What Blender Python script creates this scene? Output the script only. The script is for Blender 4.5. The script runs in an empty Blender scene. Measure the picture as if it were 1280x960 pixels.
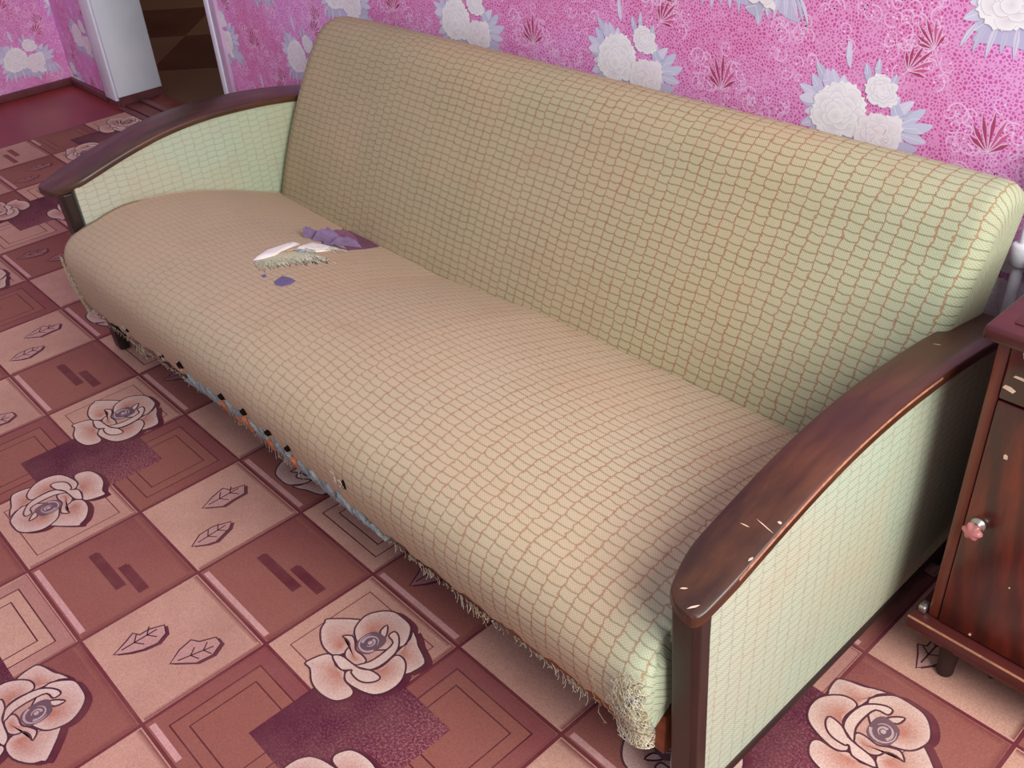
import bpy, math, random
from mathutils import Vector, Matrix
from mathutils.geometry import tessellate_polygon
import numpy as np
rnd = random.Random(7)
C = bpy.context.scene.collection
sc = bpy.context.scene

# ------------------------------------------------------------ camera
CAM = (2.64934934, -0.70444201, 1.44590398)
YAW, PITCH, ROLL, FPX = 0.8621113, 0.60348217, -0.07199092, 1229.856
def cam_axes(yaw, pitch, roll):
    f = Vector((-math.sin(yaw)*math.cos(pitch), math.cos(yaw)*math.cos(pitch), -math.sin(pitch)))
    rt = Vector((math.cos(yaw), math.sin(yaw), 0)); up = rt.cross(f)
    cr, sr = math.cos(roll), math.sin(roll)
    return cr*rt+sr*up, -sr*rt+cr*up, f
rt, up, fw = cam_axes(YAW, PITCH, ROLL)
cd = bpy.data.cameras.new('camera'); cam = bpy.data.objects.new('camera', cd); C.objects.link(cam)
m = Matrix.Identity(4)
for k in range(3):
    m[k][0] = rt[k]; m[k][1] = up[k]; m[k][2] = -fw[k]; m[k][3] = CAM[k]
cam.matrix_world = m
cd.sensor_width = 36; cd.lens = 36*FPX/1280; cd.clip_start = 0.05; cd.clip_end = 60
sc.camera = cam

# ------------------------------------------------------------ light
w = bpy.data.worlds.new('room_light'); sc.world = w; w.use_nodes = True
w.node_tree.nodes['Background'].inputs[0].default_value = (0.86, 0.86, 1.0, 1)
w.node_tree.nodes['Background'].inputs[1].default_value = 0.50
def area(name, loc, target, sx, sy, power, col):
    l = bpy.data.lights.new(name, 'AREA'); l.shape = 'RECTANGLE'; l.size = sx; l.size_y = sy; l.energy = power; l.color = col
    o = bpy.data.objects.new(name, l); C.objects.link(o); o.location = loc
    o.rotation_euler = (Vector(target)-Vector(loc)).to_track_quat('-Z', 'Y').to_euler()
    return o
area('window_daylight', (4.2, -0.15, 2.35), (1.0, 0.25, 0.40), 1.9, 1.6, 122, (1.0, 0.99, 0.94))
sc.view_settings.view_transform = 'Standard'; sc.view_settings.look = 'None'
sc.view_settings.gamma = 1; sc.view_settings.exposure = 0.22
sc.view_settings.use_curve_mapping = False

# ------------------------------------------------------------ helpers
def lin(c):
    return tuple((x/255/12.92 if x/255 <= 0.04045 else ((x/255+0.055)/1.055)**2.4) for x in c)
def rgba(c): return (*lin(c), 1)

class NT:
    def __init__(s, name, rough=0.8, spec=0.3):
        s.m = bpy.data.materials.new(name); s.m.use_nodes = True
        s.t = s.m.node_tree; s.b = s.t.nodes['Principled BSDF']
        s.b.inputs['Roughness'].default_value = rough
        s.b.inputs['Specular IOR Level'].default_value = spec
    def n(s, typ, **kw):
        nd = s.t.nodes.new(typ)
        for k, v in kw.items():
            if k.startswith('i_'):
                key = k[2:]; key = int(key) if key.isdigit() else key
                nd.inputs[key].default_value = v
            else: setattr(nd, k, v)
        return nd
    def l(s, a, b): s.t.links.new(a, b)
    def val(s, sock, x):
        if isinstance(x, (int, float)): sock.default_value = x
        elif isinstance(x, tuple): sock.default_value = x
        else: s.l(x, sock)
    def math(s, op, a, b=0.0, c=None, clamp=False):
        nd = s.n('ShaderNodeMath', operation=op); nd.use_clamp = clamp
        s.val(nd.inputs[0], a); s.val(nd.inputs[1], b)
        if c is not None: s.val(nd.inputs[2], c)
        return nd.outputs[0]
    def mix(s, f, a, b, mode='MIX'):
        nd = s.n('ShaderNodeMix', data_type='RGBA', blend_type=mode)
        s.val(nd.inputs[0], f); s.val(nd.inputs[6], a); s.val(nd.inputs[7], b)
        return nd.outputs[2]
    def ramp(s, f, lo, hi):
        nd = s.n('ShaderNodeMapRange'); nd.clamp = True
        s.val(nd.inputs[0], f); s.val(nd.inputs[1], lo); s.val(nd.inputs[2], hi)
        return nd.outputs[0]
    def noise(s, vec, scale, detail=2, rough=0.5):
        nd = s.n('ShaderNodeTexNoise'); nd.inputs['Scale'].default_value = scale
        nd.inputs['Detail'].default_value = detail; nd.inputs['Roughness'].default_value = rough
        if vec is not None: s.l(vec, nd.inputs['Vector'])
        return nd.outputs[0]
    def bump(s, h, dist, strength=1.0):
        nd = s.n('ShaderNodeBump'); nd.inputs['Distance'].default_value = dist; nd.inputs['Strength'].default_value = strength
        s.l(h, nd.inputs['Height']); s.l(nd.outputs[0], s.b.inputs['Normal'])
    def color(s, c): s.val(s.b.inputs['Base Color'], c)

def mesh_obj(name, verts, faces, mats, parent=None, mi=None, uvs=None, cols=None, smooth=False):
    me = bpy.data.meshes.new(name); me.from_pydata(verts, [], faces)
    for mt in (mats if isinstance(mats, (list, tuple)) else [mats]): me.materials.append(mt)
    if mi: me.polygons.foreach_set('material_index', mi)
    if uvs:                                     # per-vertex uv
        ul = me.uv_layers.new(name='UVMap')
        li = np.zeros(len(me.loops), dtype=np.int32); me.loops.foreach_get('vertex_index', li)
        ul.data.foreach_set('uv', np.array(uvs, dtype=np.float32)[li].ravel())
    if cols:
        ca = me.color_attributes.new('print', 'FLOAT_COLOR', 'POINT')
        ca.data.foreach_set('color', np.array(cols, dtype=np.float32).ravel())
    me.polygons.foreach_set('use_smooth', [smooth]*len(me.polygons))
    me.update()
    o = bpy.data.objects.new(name, me); C.objects.link(o)
    if parent: o.parent = parent
    return o

def box(name, a, b, mat, parent=None, bev=0.0, seg=2):
    x0, y0, z0 = a; x1, y1, z1 = b
    v = [(x0,y0,z0),(x1,y0,z0),(x1,y1,z0),(x0,y1,z0),(x0,y0,z1),(x1,y0,z1),(x1,y1,z1),(x0,y1,z1)]
    f = [(0,3,2,1),(4,5,6,7),(0,1,5,4),(1,2,6,5),(2,3,7,6),(3,0,4,7)]
    o = mesh_obj(name, v, f, mat, parent)
    if bev:
        md = o.modifiers.new('bevel', 'BEVEL'); md.width = bev; md.segments = seg; md.limit_method = 'NONE'
        for p in o.data.polygons: p.use_smooth = True
    return o

def lathe(name, prof, mat, parent=None, loc=(0,0,0), axis='Z', seg=24):
    v = []; f = []
    for r, z in prof:
        for k in range(seg):
            a = 2*math.pi*k/seg
            p = (r*math.cos(a), r*math.sin(a), z)
            if axis == 'Y': p = (p[0], p[2], p[1])
            if axis == 'X': p = (p[2], p[0], p[1])
            v.append((p[0]+loc[0], p[1]+loc[1], p[2]+loc[2]))
    n = len(prof)
    for i in range(n-1):
        for k in range(seg):
            q = (i*seg+k, i*seg+(k+1) % seg, (i+1)*seg+(k+1) % seg, (i+1)*seg+k)
            f.append(q if axis == 'Z' else q[::-1])
    f.append(tuple(range(seg))[::-1]); f.append(tuple(range((n-1)*seg, n*seg)))
    return mesh_obj(name, v, f, mat, parent, smooth=True)

def empty(name, loc, label, cat, group=None):
    o = bpy.data.objects.new(name, None); C.objects.link(o); o.location = loc; o.empty_display_size = 0.1
    o['label'] = label; o['category'] = cat
    if group: o['group'] = group
    return o
def sit(o, parent):                              # child built in world coordinates
    bpy.context.view_layer.update() if False else None
    o.parent = parent; o.matrix_parent_inverse = Matrix.Translation(parent.location).inverted()
    return o

def interp(x, xs, ys): return float(np.interp(x, xs, ys))

# ------------------------------------------------------------ materials
def fabric(name, wear_left, wear_right, x_left, x_right, base_l, base_r, edge_green=None, pale=1.0, cross=(112, 100, 62), warp=((158, 112, 76), (144, 92, 64))):
    """Woven upholstery: UV in metres, u across the sofa, v along the cloth."""
    t = NT(name, 0.95, 0.12)
    uv = t.n('ShaderNodeUVMap', uv_map='UVMap').outputs[0]
    sep = t.n('ShaderNodeSeparateXYZ'); t.l(uv, sep.inputs[0]); u, v = sep.outputs[0], sep.outputs[1]
    wob = t.math('SUBTRACT', t.noise(uv, 42, 2), 0.5)
    wob2 = t.math('SUBTRACT', t.noise(uv, 110, 1), 0.5)
    uu = t.math('ADD', t.math('DIVIDE', u, 0.0290), t.math('ADD', t.math('MULTIPLY', wob, 0.34), t.math('MULTIPLY', wob2, 0.30)))
    col = t.math('FLOOR', uu); fr = t.math('SUBTRACT', uu, col)
    du = t.math('ABSOLUTE', t.math('SUBTRACT', t.math('PINGPONG', uu, 0.5), 0.0))
    wn = t.n('ShaderNodeTexWhiteNoise', noise_dimensions='1D'); t.l(col, wn.inputs['W'])
    arch = t.math('MULTIPLY', t.math('SINE', t.math('MULTIPLY', fr, math.pi)), 0.10)
    vv = t.math('ADD', t.math('DIVIDE', v, 0.0166), t.math('ADD', t.math('MULTIPLY', wob, 0.35), t.math('ADD', t.math('MULTIPLY', wn.outputs[0], 0.4), arch)))
    dv = t.math('PINGPONG', vv, 0.5)
    l1 = t.math('SUBTRACT', 1.0, t.ramp(du, 0.02, 0.08))
    l2 = t.math('SUBTRACT', 1.0, t.ramp(dv, 0.04, 0.125))
    # wear: runs across the sofa with blotches
    k = t.ramp(u, x_left, x_right)
    wear = t.math('ADD', t.math('MULTIPLY', t.math('SUBTRACT', 1.0, k), wear_left), t.math('MULTIPLY', k, wear_right))
    blot = t.noise(uv, 5.0, 3, 0.6)
    wear = t.math('ADD', wear, t.math('MULTIPLY', t.math('SUBTRACT', blot, 0.5), 0.5), clamp=True)
    base = t.mix(k, rgba(base_l), rgba(base_r))
    base = t.mix(t.ramp(t.noise(uv, 2.6, 3, 0.6), 0.35, 0.7), base, t.mix(0.5, base, rgba((205, 172, 142))))
    if edge_green:
        x0, x1, cg = edge_green
        base = t.mix(t.math('MULTIPLY', t.ramp(u, x0, x1), 0.8), base, rgba(cg))
    # weave: tiny checks
    ws = t.n('ShaderNodeTexChecker'); ws.inputs['Scale'].default_value = 400; t.l(uv, ws.inputs[0])
    vis = t.math('SUBTRACT', 1.0, t.math('MULTIPLY', wear, 0.85))
    base = t.mix(t.math('MULTIPLY', ws.outputs[1], t.math('MULTIPLY', vis, 0.30)), base, rgba((90, 100, 70)))
    base = t.mix(t.math('MULTIPLY', t.noise(uv, 420, 1), 0.16), base, rgba((120, 100, 75)))
    c1 = t.mix(t.noise(uv, 60, 1), rgba(warp[0]), rgba(warp[1]))
    base = t.mix(t.math('MULTIPLY', l2, t.math('MULTIPLY', vis, 0.62*pale)), base, rgba(cross))
    base = t.mix(t.math('MULTIPLY', l1, t.math('MULTIPLY', vis, 0.72*pale)), base, c1)
    # soiling
    base = t.mix(t.math('MULTIPLY', t.ramp(t.noise(uv, 7.5, 4, 0.65), 0.55, 0.85), 0.3), base, rgba((162, 126, 100)))
    t.color(base)
    h = t.math('ADD', t.math('MULTIPLY', t.math('MAXIMUM', l1, l2), -0.5), t.math('ADD', t.math('MULTIPLY', ws.outputs[1], 0.3), t.noise(uv, 300, 2)))
    t.bump(h, 0.0008, 0.55)
    return t
FAB_SEAT = fabric('seat_fabric', 0.95, 0.15, 0.1, 1.75, (190, 167, 145), (204, 187, 158), (2.0, 2.10, (184, 204, 176))).m
FAB_BACK = fabric('back_fabric', 0.42, 0.0, 0.1, 1.6, (174, 158, 132), (196, 184, 150), (1.72, 2.1, (176, 194, 164))).m  # duller left end: wear, plus the weaker light there put into the colour
FAB_ARM = fabric('arm_fabric', 0.45, 0.4, 0.0, 0.9, (190, 202, 184), (172, 196, 162), pale=0.8, cross=(122, 128, 112), warp=((148, 142, 126), (150, 128, 122))).m
FAB_SIDE = fabric('side_fabric', 0.25, 0.25, 0.0, 0.9, (188, 204, 184), (176, 196, 168), pale=0.75, cross=(122, 128, 112), warp=((148, 142, 126), (150, 128, 122))).m

def wood(name, c1, c2, c3, rough=0.33, axis=1, scale=1.0, coat=0.3, stretch=14):
    t = NT(name, rough, 0.5)
    tc = t.n('ShaderNodeTexCoord').outputs['Object']
    mp = t.n('ShaderNodeMapping'); t.l(tc, mp.inputs[0])
    s = [stretch, stretch, stretch]; s[axis] = 1.6; mp.inputs['Scale'].default_value = [q*scale for q in s]
    n1 = t.noise(mp.outputs[0], 2.2, 4, 0.6)
    n2 = t.noise(tc, 6, 3, 0.6)
    c = t.mix(t.ramp(n1, 0.35, 0.68), rgba(c1), rgba(c2))
    c = t.mix(t.math('MULTIPLY', t.ramp(n2, 0.4, 0.75), 0.65), c, rgba(c3))
    t.color(c)
    t.b.inputs['Coat Weight'].default_value = coat; t.b.inputs['Coat Roughness'].default_value = 0.25
    t.b.inputs['Roughness'].default_value = rough
    t.bump(n1, 0.0006, 0.3)
    return t.m
W_ARM = wood('dark_varnished_wood', (56, 30, 20), (92, 54, 30), (50, 26, 24), coat=0.12, rough=0.38)
W_POST = wood('dark_post_wood', (34, 19, 17), (48, 27, 21), (28, 16, 16), axis=2, coat=0.15, rough=0.45)
W_RAIL = wood('bare_rail_wood', (150, 88, 50), (120, 62, 36), (96, 52, 34), rough=0.7, coat=0.0, axis=0)
W_DARK = wood('dark_base_wood', (40, 22, 18), (54, 30, 22), (34, 18, 18), rough=0.7, coat=0.0)

def veneer():
    t = NT('flame_veneer', 0.3, 0.5)
    tc = t.n('ShaderNodeTexCoord').outputs['Object']
    mp = t.n('ShaderNodeMapping'); t.l(tc, mp.inputs[0]); mp.inputs['Rotation'].default_value = (0, 0.55, 0)
    mp.inputs['Scale'].default_value = (14, 4, 3.2)
    n1 = t.noise(mp.outputs[0], 1.3, 4, 0.62)
    wv = t.n('ShaderNodeTexWave', wave_type='BANDS', bands_direction='X'); t.l(mp.outputs[0], wv.inputs[0])
    wv.inputs['Scale'].default_value = 0.5; wv.inputs['Distortion'].default_value = 7; wv.inputs['Detail'].default_value = 3
    c = t.mix(t.ramp(n1, 0.36, 0.64), rgba((66, 18, 14)), rgba((118, 42, 24)))
    c = t.mix(t.math('MULTIPLY', t.ramp(wv.outputs[1], 0.45, 0.95), 0.6), c, rgba((44, 12, 14)))
    t.color(c); t.b.inputs['Coat Weight'].default_value = 0.4; t.b.inputs['Coat Roughness'].default_value = 0.2
    return t.m
VENEER = veneer()
W_CAB = wood('cabinet_edge_wood', (92, 38, 24), (118, 56, 32), (80, 30, 22), axis=2)
W_TOP = wood('cabinet_top_wood', (70, 26, 26), (92, 36, 32), (54, 18, 24), axis=0, rough=0.38, coat=0.1)

def plain(name, c, rough=0.6, spec=0.4, var=0.12, sc_=30, metal=0.0, bumpd=0.0):
    t = NT(name, rough, spec)
    tc = t.n('ShaderNodeTexCoord').outputs['Object']
    n = t.noise(tc, sc_, 3, 0.6)
    dark = tuple(q*(1-var*2) for q in c)
    t.color(t.mix(n, rgba(dark), rgba(tuple(min(255, q*(1+var)) for q in c))))
    t.b.inputs['Metallic'].default_value = metal
    if bumpd: t.bump(n, bumpd, 0.6)
    return t.m
BATTING = plain('white_batting', (240, 232, 228), 0.95, 0.1, 0.03, 120, bumpd=0.002)
PAD_BLUE = plain('grey_blue_padding', (150, 158, 160), 0.95, 0.1, 0.22, 90, bumpd=0.003)
BACKING = plain('pale_backing_cloth', (206, 200, 166), 0.95, 0.1, 0.14, 260)
FOAM_OR = plain('orange_foam', (188, 118, 84), 0.95, 0.1, 0.2, 80, bumpd=0.002)
LINING = plain('purple_lining', (120, 78, 98), 0.85, 0.2, 0.12, 60)
LINING_B = plain('violet_lining', (122, 100, 132), 0.8, 0.2, 0.15, 60)
INK = plain('blue_ink_cloth', (116, 104, 142), 0.9, 0.1, 0.15, 200)
THREAD = plain('pale_thread', (226, 224, 202), 0.9, 0.1, 0.12, 60)
THREAD_Y = plain('straw_thread', (206, 190, 150), 0.9, 0.1, 0.2, 60)
HOLE = plain('dark_gap', (30, 20, 18), 1.0, 0.0, 0.1, 60)
METAL = plain('dull_metal', (190, 186, 180), 0.3, 0.5, 0.05, 40, metal=0.9)
CHIP = plain('bare_chip', (226, 196, 170), 0.8, 0.2, 0.1, 60)
WORN = plain('worn_varnish_edge', (168, 116, 92), 0.5, 0.4, 0.25, 90)
PAINT = plain('white_gloss_paint', (236, 240, 255), 0.35, 0.5, 0.03, 6)
PAINT_PINK = plain('pinkish_painted_edge', (206, 176, 206), 0.4, 0.5, 0.06, 14)
SKIRT = plain('brown_painted_skirting', (112, 62, 66), 0.5, 0.4, 0.15, 14)
FLOOR = plain('red_brown_floor_paint', (140, 52, 46), 0.35, 0.5, 0.12, 5)
FLOOR_IN = plain('threshold_paint', (116, 52, 46), 0.45, 0.4, 0.2, 12)
RUBBER = plain('dark_foot', (36, 22, 20), 0.6, 0.3, 0.1, 30)
PIPE = plain('white_enamel', (238, 238, 246), 0.35, 0.5, 0.04, 20)

def knob_mat():
    t = NT('rose_glass', 0.08, 0.6); t.color(rgba((226, 150, 150)))
    t.b.inputs['Transmission Weight'].default_value = 0.55; t.b.inputs['IOR'].default_value = 1.49
    tc = t.n('ShaderNodeTexCoord').outputs['Object']; t.bump(t.noise(tc, 60, 1), 0.0006, 0.3)
    return t.m
KNOB = knob_mat()

def carpet_mat():
    t = NT('carpet_pile', 1.0, 0.05)
    at = t.n('ShaderNodeAttribute', attribute_name='print', attribute_type='GEOMETRY')
    tc = t.n('ShaderNodeTexCoord').outputs['Object']
    col = at.outputs['Color']; al = at.outputs['Alpha']
    mot = t.noise(tc, 9, 4, 0.65)
    col = t.mix(t.math('MULTIPLY', t.ramp(mot, 0.35, 0.75), 0.34), col, rgba((152, 104, 94)))
    sp = t.noise(tc, 330, 2, 0.7)
    col = t.mix(t.math('MULTIPLY', t.ramp(sp, 0.38, 0.75), 0.34), col, rgba((96, 44, 54)))
    sp2 = t.noise(tc, 230, 2, 0.8)
    spk = t.math('MULTIPLY', t.ramp(sp2, 0.47, 0.62), al)
    col = t.mix(spk, col, rgba((176, 112, 116)))
    t.color(col)
    t.b.inputs['Sheen Weight'].default_value = 0.06; t.b.inputs['Sheen Roughness'].default_value = 0.5
    t.bump(t.math('ADD', sp, sp2), 0.0014, 0.5)
    return t.m
CARPET = carpet_mat()

def print_mat():
    t = NT('wallpaper_print', 0.65, 0.25)
    at = t.n('ShaderNodeAttribute', attribute_name='print', attribute_type='GEOMETRY')
    tc = t.n('ShaderNodeTexCoord').outputs['Object']
    t.color(t.mix(t.math('MULTIPLY', t.noise(tc, 45, 3), 0.12), at.outputs['Color'], rgba((190, 180, 205))))
    return t.m
PRINT = print_mat()

def paper_mat():
    t = NT('pink_wallpaper', 0.7, 0.25)
    tc = t.n('ShaderNodeTexCoord').outputs['Object']
    vo = t.n('ShaderNodeTexVoronoi', feature='DISTANCE_TO_EDGE'); vo.inputs['Scale'].default_value = 150; t.l(tc, vo.inputs['Vector'])
    net = t.ramp(vo.outputs['Distance'], 0.10, 0.24)
    big = t.ramp(t.noise(tc, 3.4, 3, 0.55), 0.35, 0.68)
    dot = t.mix(big, rgba((200, 80, 148)), rgba((206, 98, 182)))
    net_c = t.mix(big, rgba((232, 152, 202)), rgba((240, 178, 232)))
    c = t.mix(net, net_c, dot)
    c = t.mix(t.math('MULTIPLY', t.ramp(t.noise(tc, 22, 3, 0.6), 0.5, 0.72), 0.35), c, rgba((238, 180, 226)))
    t.color(c); t.bump(t.noise(tc, 60, 2), 0.0004, 0.3)
    return t.m
PAPER = paper_mat()

def dark_floor():
    t = NT('dark_hall_floor', 0.35, 0.4)
    tc = t.n('ShaderNodeTexCoord').outputs['Object']
    mp = t.n('ShaderNodeMapping'); t.l(tc, mp.inputs[0]); mp.inputs['Rotation'].default_value = (0, 0, 0.75)
    ck = t.n('ShaderNodeTexChecker'); ck.inputs['Scale'].default_value = 1.5; t.l(mp.outputs[0], ck.inputs[0])
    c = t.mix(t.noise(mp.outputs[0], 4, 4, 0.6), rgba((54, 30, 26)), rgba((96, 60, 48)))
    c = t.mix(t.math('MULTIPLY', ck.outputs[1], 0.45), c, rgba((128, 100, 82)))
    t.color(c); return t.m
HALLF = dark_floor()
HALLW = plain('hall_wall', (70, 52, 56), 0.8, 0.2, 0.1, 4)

# ------------------------------------------------------------ flat-print drawing on a plane
def smooth_poly(p, k=3, closed=True):
    n = len(p); out = []
    rng = range(n) if closed else range(n-1)
    for i in rng:
        if closed: a, b, c, d = p[i-1], p[i], p[(i+1) % n], p[(i+2) % n]
        else: a, b, c, d = p[max(0, i-1)], p[i], p[i+1], p[min(n-1, i+2)]
        for q in range(k):
            s = q/k; s2 = s*s; s3 = s2*s
            out.append(tuple(0.5*((2*b[m_]) + (-a[m_]+c[m_])*s + (2*a[m_]-5*b[m_]+4*c[m_]-d[m_])*s2 + (-a[m_]+3*b[m_]-3*c[m_]+d[m_])*s3) for m_ in (0, 1)))
    if not closed: out.append(p[-1])
    return out

class Sheet:
    """Collects print shapes; to3(u, v, h) lifts plane coordinates to the sheet."""
    STEP = 0.00006                              # layer height in metres
    def __init__(s, to3, clip=None, flip=False):
        s.v = []; s.f = []; s.c = []; s.mi = []; s.to3 = to3; s.clip = clip; s.flip = flip; s.cm = 1
    def add(s, pts, cols, tris, layer, mi):
        b = len(s.v)
        if s.clip:
            u0, u1, v0, v1 = s.clip
            if max(p[0] for p in pts) <= u0 or min(p[0] for p in pts) >= u1 or max(p[1] for p in pts) <= v0 or min(p[1] for p in pts) >= v1: return
            pts = [(min(max(p[0], u0), u1), min(max(p[1], v0), v1)) for p in pts]
        for p, c in zip(pts, cols):
            s.v.append(s.to3(p[0], p[1], layer*s.STEP)); s.c.append(c)
        for t in tris:
            a = [pts[i] for i in t]
            ar = sum(a[i][0]*a[(i+1) % len(a)][1]-a[(i+1) % len(a)][0]*a[i][1] for i in range(len(a)))
            if abs(ar) < 1e-11: continue
            t = tuple(b+i for i in t)
            if (ar < 0) != s.flip: t = t[::-1]
            s.f.append(t); s.mi.append(mi)
    def poly(s, pts, col, layer, mi=0, centre=None, ccol=None, a=0.0):
        c4 = (*lin(col), a)
        if centre is None: centre = (sum(p[0] for p in pts)/len(pts), sum(p[1] for p in pts)/len(pts))
        cc = (*lin(ccol), a) if ccol else c4
        n = len(pts)
        if ccol is None:
            ts_ = tessellate_polygon([[Vector((p[0], p[1], 0)) for p in pts]])
            s.add(list(pts), [c4]*n, [tuple(q) for q in ts_], layer, mi); return
        s.add([centre]+list(pts), [cc]+[c4]*n, [(0, i+1, (i+1) % n+1) for i in range(n)], layer, mi)
    def quad(s, pts, cols, layer, mi=0, al=(0, 0, 0, 0)):
        s.add(pts, [(*lin(c), a) for c, a in zip(cols, al)], [(0, 1, 2, 3)], layer, mi)
    def stroke(s, pts, wd, col, layer, closed=True, mi=0, taper=False):
        n = len(pts); L = []; R_ = []
        for i in range(n):
            a = pts[i-1] if (closed or i > 0) else pts[i]; b = pts[(i+1) % n] if (closed or i < n-1) else pts[i]
            dx, dy = b[0]-a[0], b[1]-a[1]; d = math.hypot(dx, dy) or 1
            ww = wd/2*((1-0.8*i/(n-1)) if taper else 1)
            L.append((pts[i][0]-dy/d*ww, pts[i][1]+dx/d*ww)); R_.append((pts[i][0]+dy/d*ww, pts[i][1]-dx/d*ww))
        c4 = (*lin(col), 0)
        tr = [(i, (i+1) % n, n+(i+1) % n, n+i) for i in range(n if closed else n-1)]
        s.add(L+R_, [c4]*(2*n), tr, layer, mi)

# ------------------------------------------------------------ floor, carpet
U = 0.27; B = 0.27*0.93574
WALL_Y = 0.99; LEFT_X = -2.557
o = box('floor', (LEFT_X-0.1, -2.4, -0.05), (4.2, WALL_Y+0.21, 0.0), FLOOR); o['kind'] = 'structure'

PET = [
 ('p4', [(0.66,0.144),(0.737,0.169),(0.794,0.203),(0.913,0.245),(0.95,0.296),(0.923,0.431),(0.843,0.39),(0.742,0.386),(0.715,0.285),(0.701,0.206)], (0.76,0.33)),
 ('p1', [(0.127,0.525),(0.292,0.363),(0.355,0.372),(0.362,0.443),(0.418,0.499),(0.439,0.553),(0.472,0.63),(0.42,0.706),(0.294,0.704),(0.177,0.634),(0.138,0.567)], (0.40,0.62)),
 ('p2', [(0.345,0.891),(0.353,0.809),(0.384,0.731),(0.432,0.709),(0.521,0.743),(0.604,0.728),(0.663,0.773),(0.772,0.78),(0.805,0.83),(0.77,0.914),(0.705,0.951),(0.609,0.967),(0.509,0.951),(0.411,0.894)], (0.58,0.77)),
 ('p3', [(0.344,0.442),(0.308,0.362),(0.303,0.277),(0.354,0.181),(0.422,0.126),(0.509,0.115),(0.599,0.12),(0.654,0.16),(0.707,0.238),(0.711,0.308),(0.616,0.443),(0.5,0.509),(0.411,0.487)], (0.44,0.36)),
 ('p5', [(0.624,0.743),(0.622,0.692),(0.727,0.582),(0.754,0.5),(0.742,0.386),(0.782,0.354),(0.847,0.368),(0.91,0.427),(0.951,0.506),(0.952,0.608),(0.914,0.691),(0.845,0.737),(0.753,0.765),(0.679,0.773)], (0.78,0.52)),
 ('p6', [(0.335,0.547),(0.386,0.494),(0.453,0.519),(0.509,0.555),(0.585,0.549),(0.64,0.565),(0.627,0.632),(0.52,0.653),(0.465,0.619),(0.445,0.565),(0.392,0.545)], (0.56,0.61)),
 ('p7', [(0.432,0.709),(0.478,0.66),(0.579,0.647),(0.661,0.633),(0.732,0.586),(0.817,0.576),(0.825,0.621),(0.786,0.679),(0.725,0.707),(0.645,0.703),(0.629,0.684),(0.58,0.736),(0.511,0.735)], None),
 ('p8', [(0.62,0.64),(0.661,0.543),(0.665,0.429),(0.645,0.321),(0.572,0.302),(0.57,0.246),(0.623,0.249),(0.695,0.306),(0.732,0.378),(0.744,0.493),(0.725,0.58),(0.675,0.618)], None),
 ('p9', [(0.497,0.322),(0.486,0.246),(0.544,0.293),(0.567,0.345)], None)]
COREP = [(0.467,0.523),(0.447,0.469),(0.445,0.414),(0.468,0.352),(0.525,0.331),(0.582,0.33),(0.612,0.374),(0.616,0.443),(0.604,0.512),(0.551,0.548)]
LEAF = [(0.297,0.872),(0.245,0.747),(0.206,0.673),(0.257,0.644),(0.26,0.562),(0.302,0.459),(0.384,0.489),(0.427,0.581),(0.405,0.692),(0.364,0.779)]
LEAF2 = [(0.664,0.607),(0.597,0.493),(0.574,0.383),(0.632,0.346),(0.683,0.234),(0.759,0.236),(0.811,0.337),(0.792,0.465)]
L3 = [(0.341,0.581),(0.273,0.435),(0.239,0.313),(0.301,0.282),(0.339,0.15),(0.436,0.21),(0.438,0.331),(0.451,0.44)]
L4 = [(0.698,0.884),(0.62,0.767),(0.611,0.633),(0.669,0.488),(0.73,0.542),(0.791,0.707),(0.766,0.788)]

LIGHT = (208, 160, 142); LIGHT2 = (192, 144, 130); DARK = (152, 92, 82); DARK2 = (130, 68, 68)
LINE = (110, 44, 56); DEEP = (92, 34, 52); EDGE = (70, 34, 52); PETAL = (226, 196, 186); BLUSH = (190, 122, 104)

CARPET_Z = 0.004; CX0, CX1, CY0, CY1 = -7*U, 11.5*U, -2.0, 0.955
sh = Sheet(lambda u, v, h: (u, v, CARPET_Z+h), clip=(CX0, CX1, CY0, CY1))
def cellmap(i, j, f=lambda s, t: (s, t)):
    def g(p):
        s_, t_ = f(*p); return ((i+s_)*U, -(j+t_)*B)
    return g
def draw_rose(i, j, f):
    g = cellmap(i, j, f)
    sil = []
    L = 8
    for nm, pts, bc in PET[:5]:
        P = [g(q) for q in smooth_poly(pts, 3)]
        sh.poly([(x+0.012, y+0.008) for x, y in P], DEEP, L); L += 0.4
        sh.poly([(x+0.006, y+0.004) for x, y in P], DEEP, L); L += 0.4
    P = [g((0.57+0.17*math.cos(a*0.5236), 0.47+0.2*math.sin(a*0.5236))) for a in range(12)]
    L += 1; sh.poly(P, (206, 160, 148), L)
    for k, (nm, pts, bc) in enumerate(PET):
        L += 1
        P = [g(q) for q in smooth_poly(pts, 3)]
        sh.poly(P, PETAL, L, centre=g(bc) if bc else None, ccol=BLUSH if bc else None)
        L += 1
        sh.stroke(P, 0.0036, EDGE, L)
    L += 1
    P = [g(q) for q in smooth_poly(COREP, 2)]
    sh.poly(P, (104, 82, 96), L)
    cx, cy = 0.53, 0.44
    for r0, ph in ((0.075, 0.3), (0.055, 2.4), (0.03, 4.3)):
        L += 1
        arc = [g((cx+r0*math.cos(ph+a*0.35), cy+r0*1.15*math.sin(ph+a*0.35))) for a in range(11)]
        sh.stroke(arc, 0.0055, (196, 168, 172), L, closed=False, taper=True)
    L += 1
    sh.poly([g((cx+0.018*math.cos(a*1.05), cy+0.02*math.sin(a*1.05))) for a in range(6)], (200, 176, 178), L)
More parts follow.
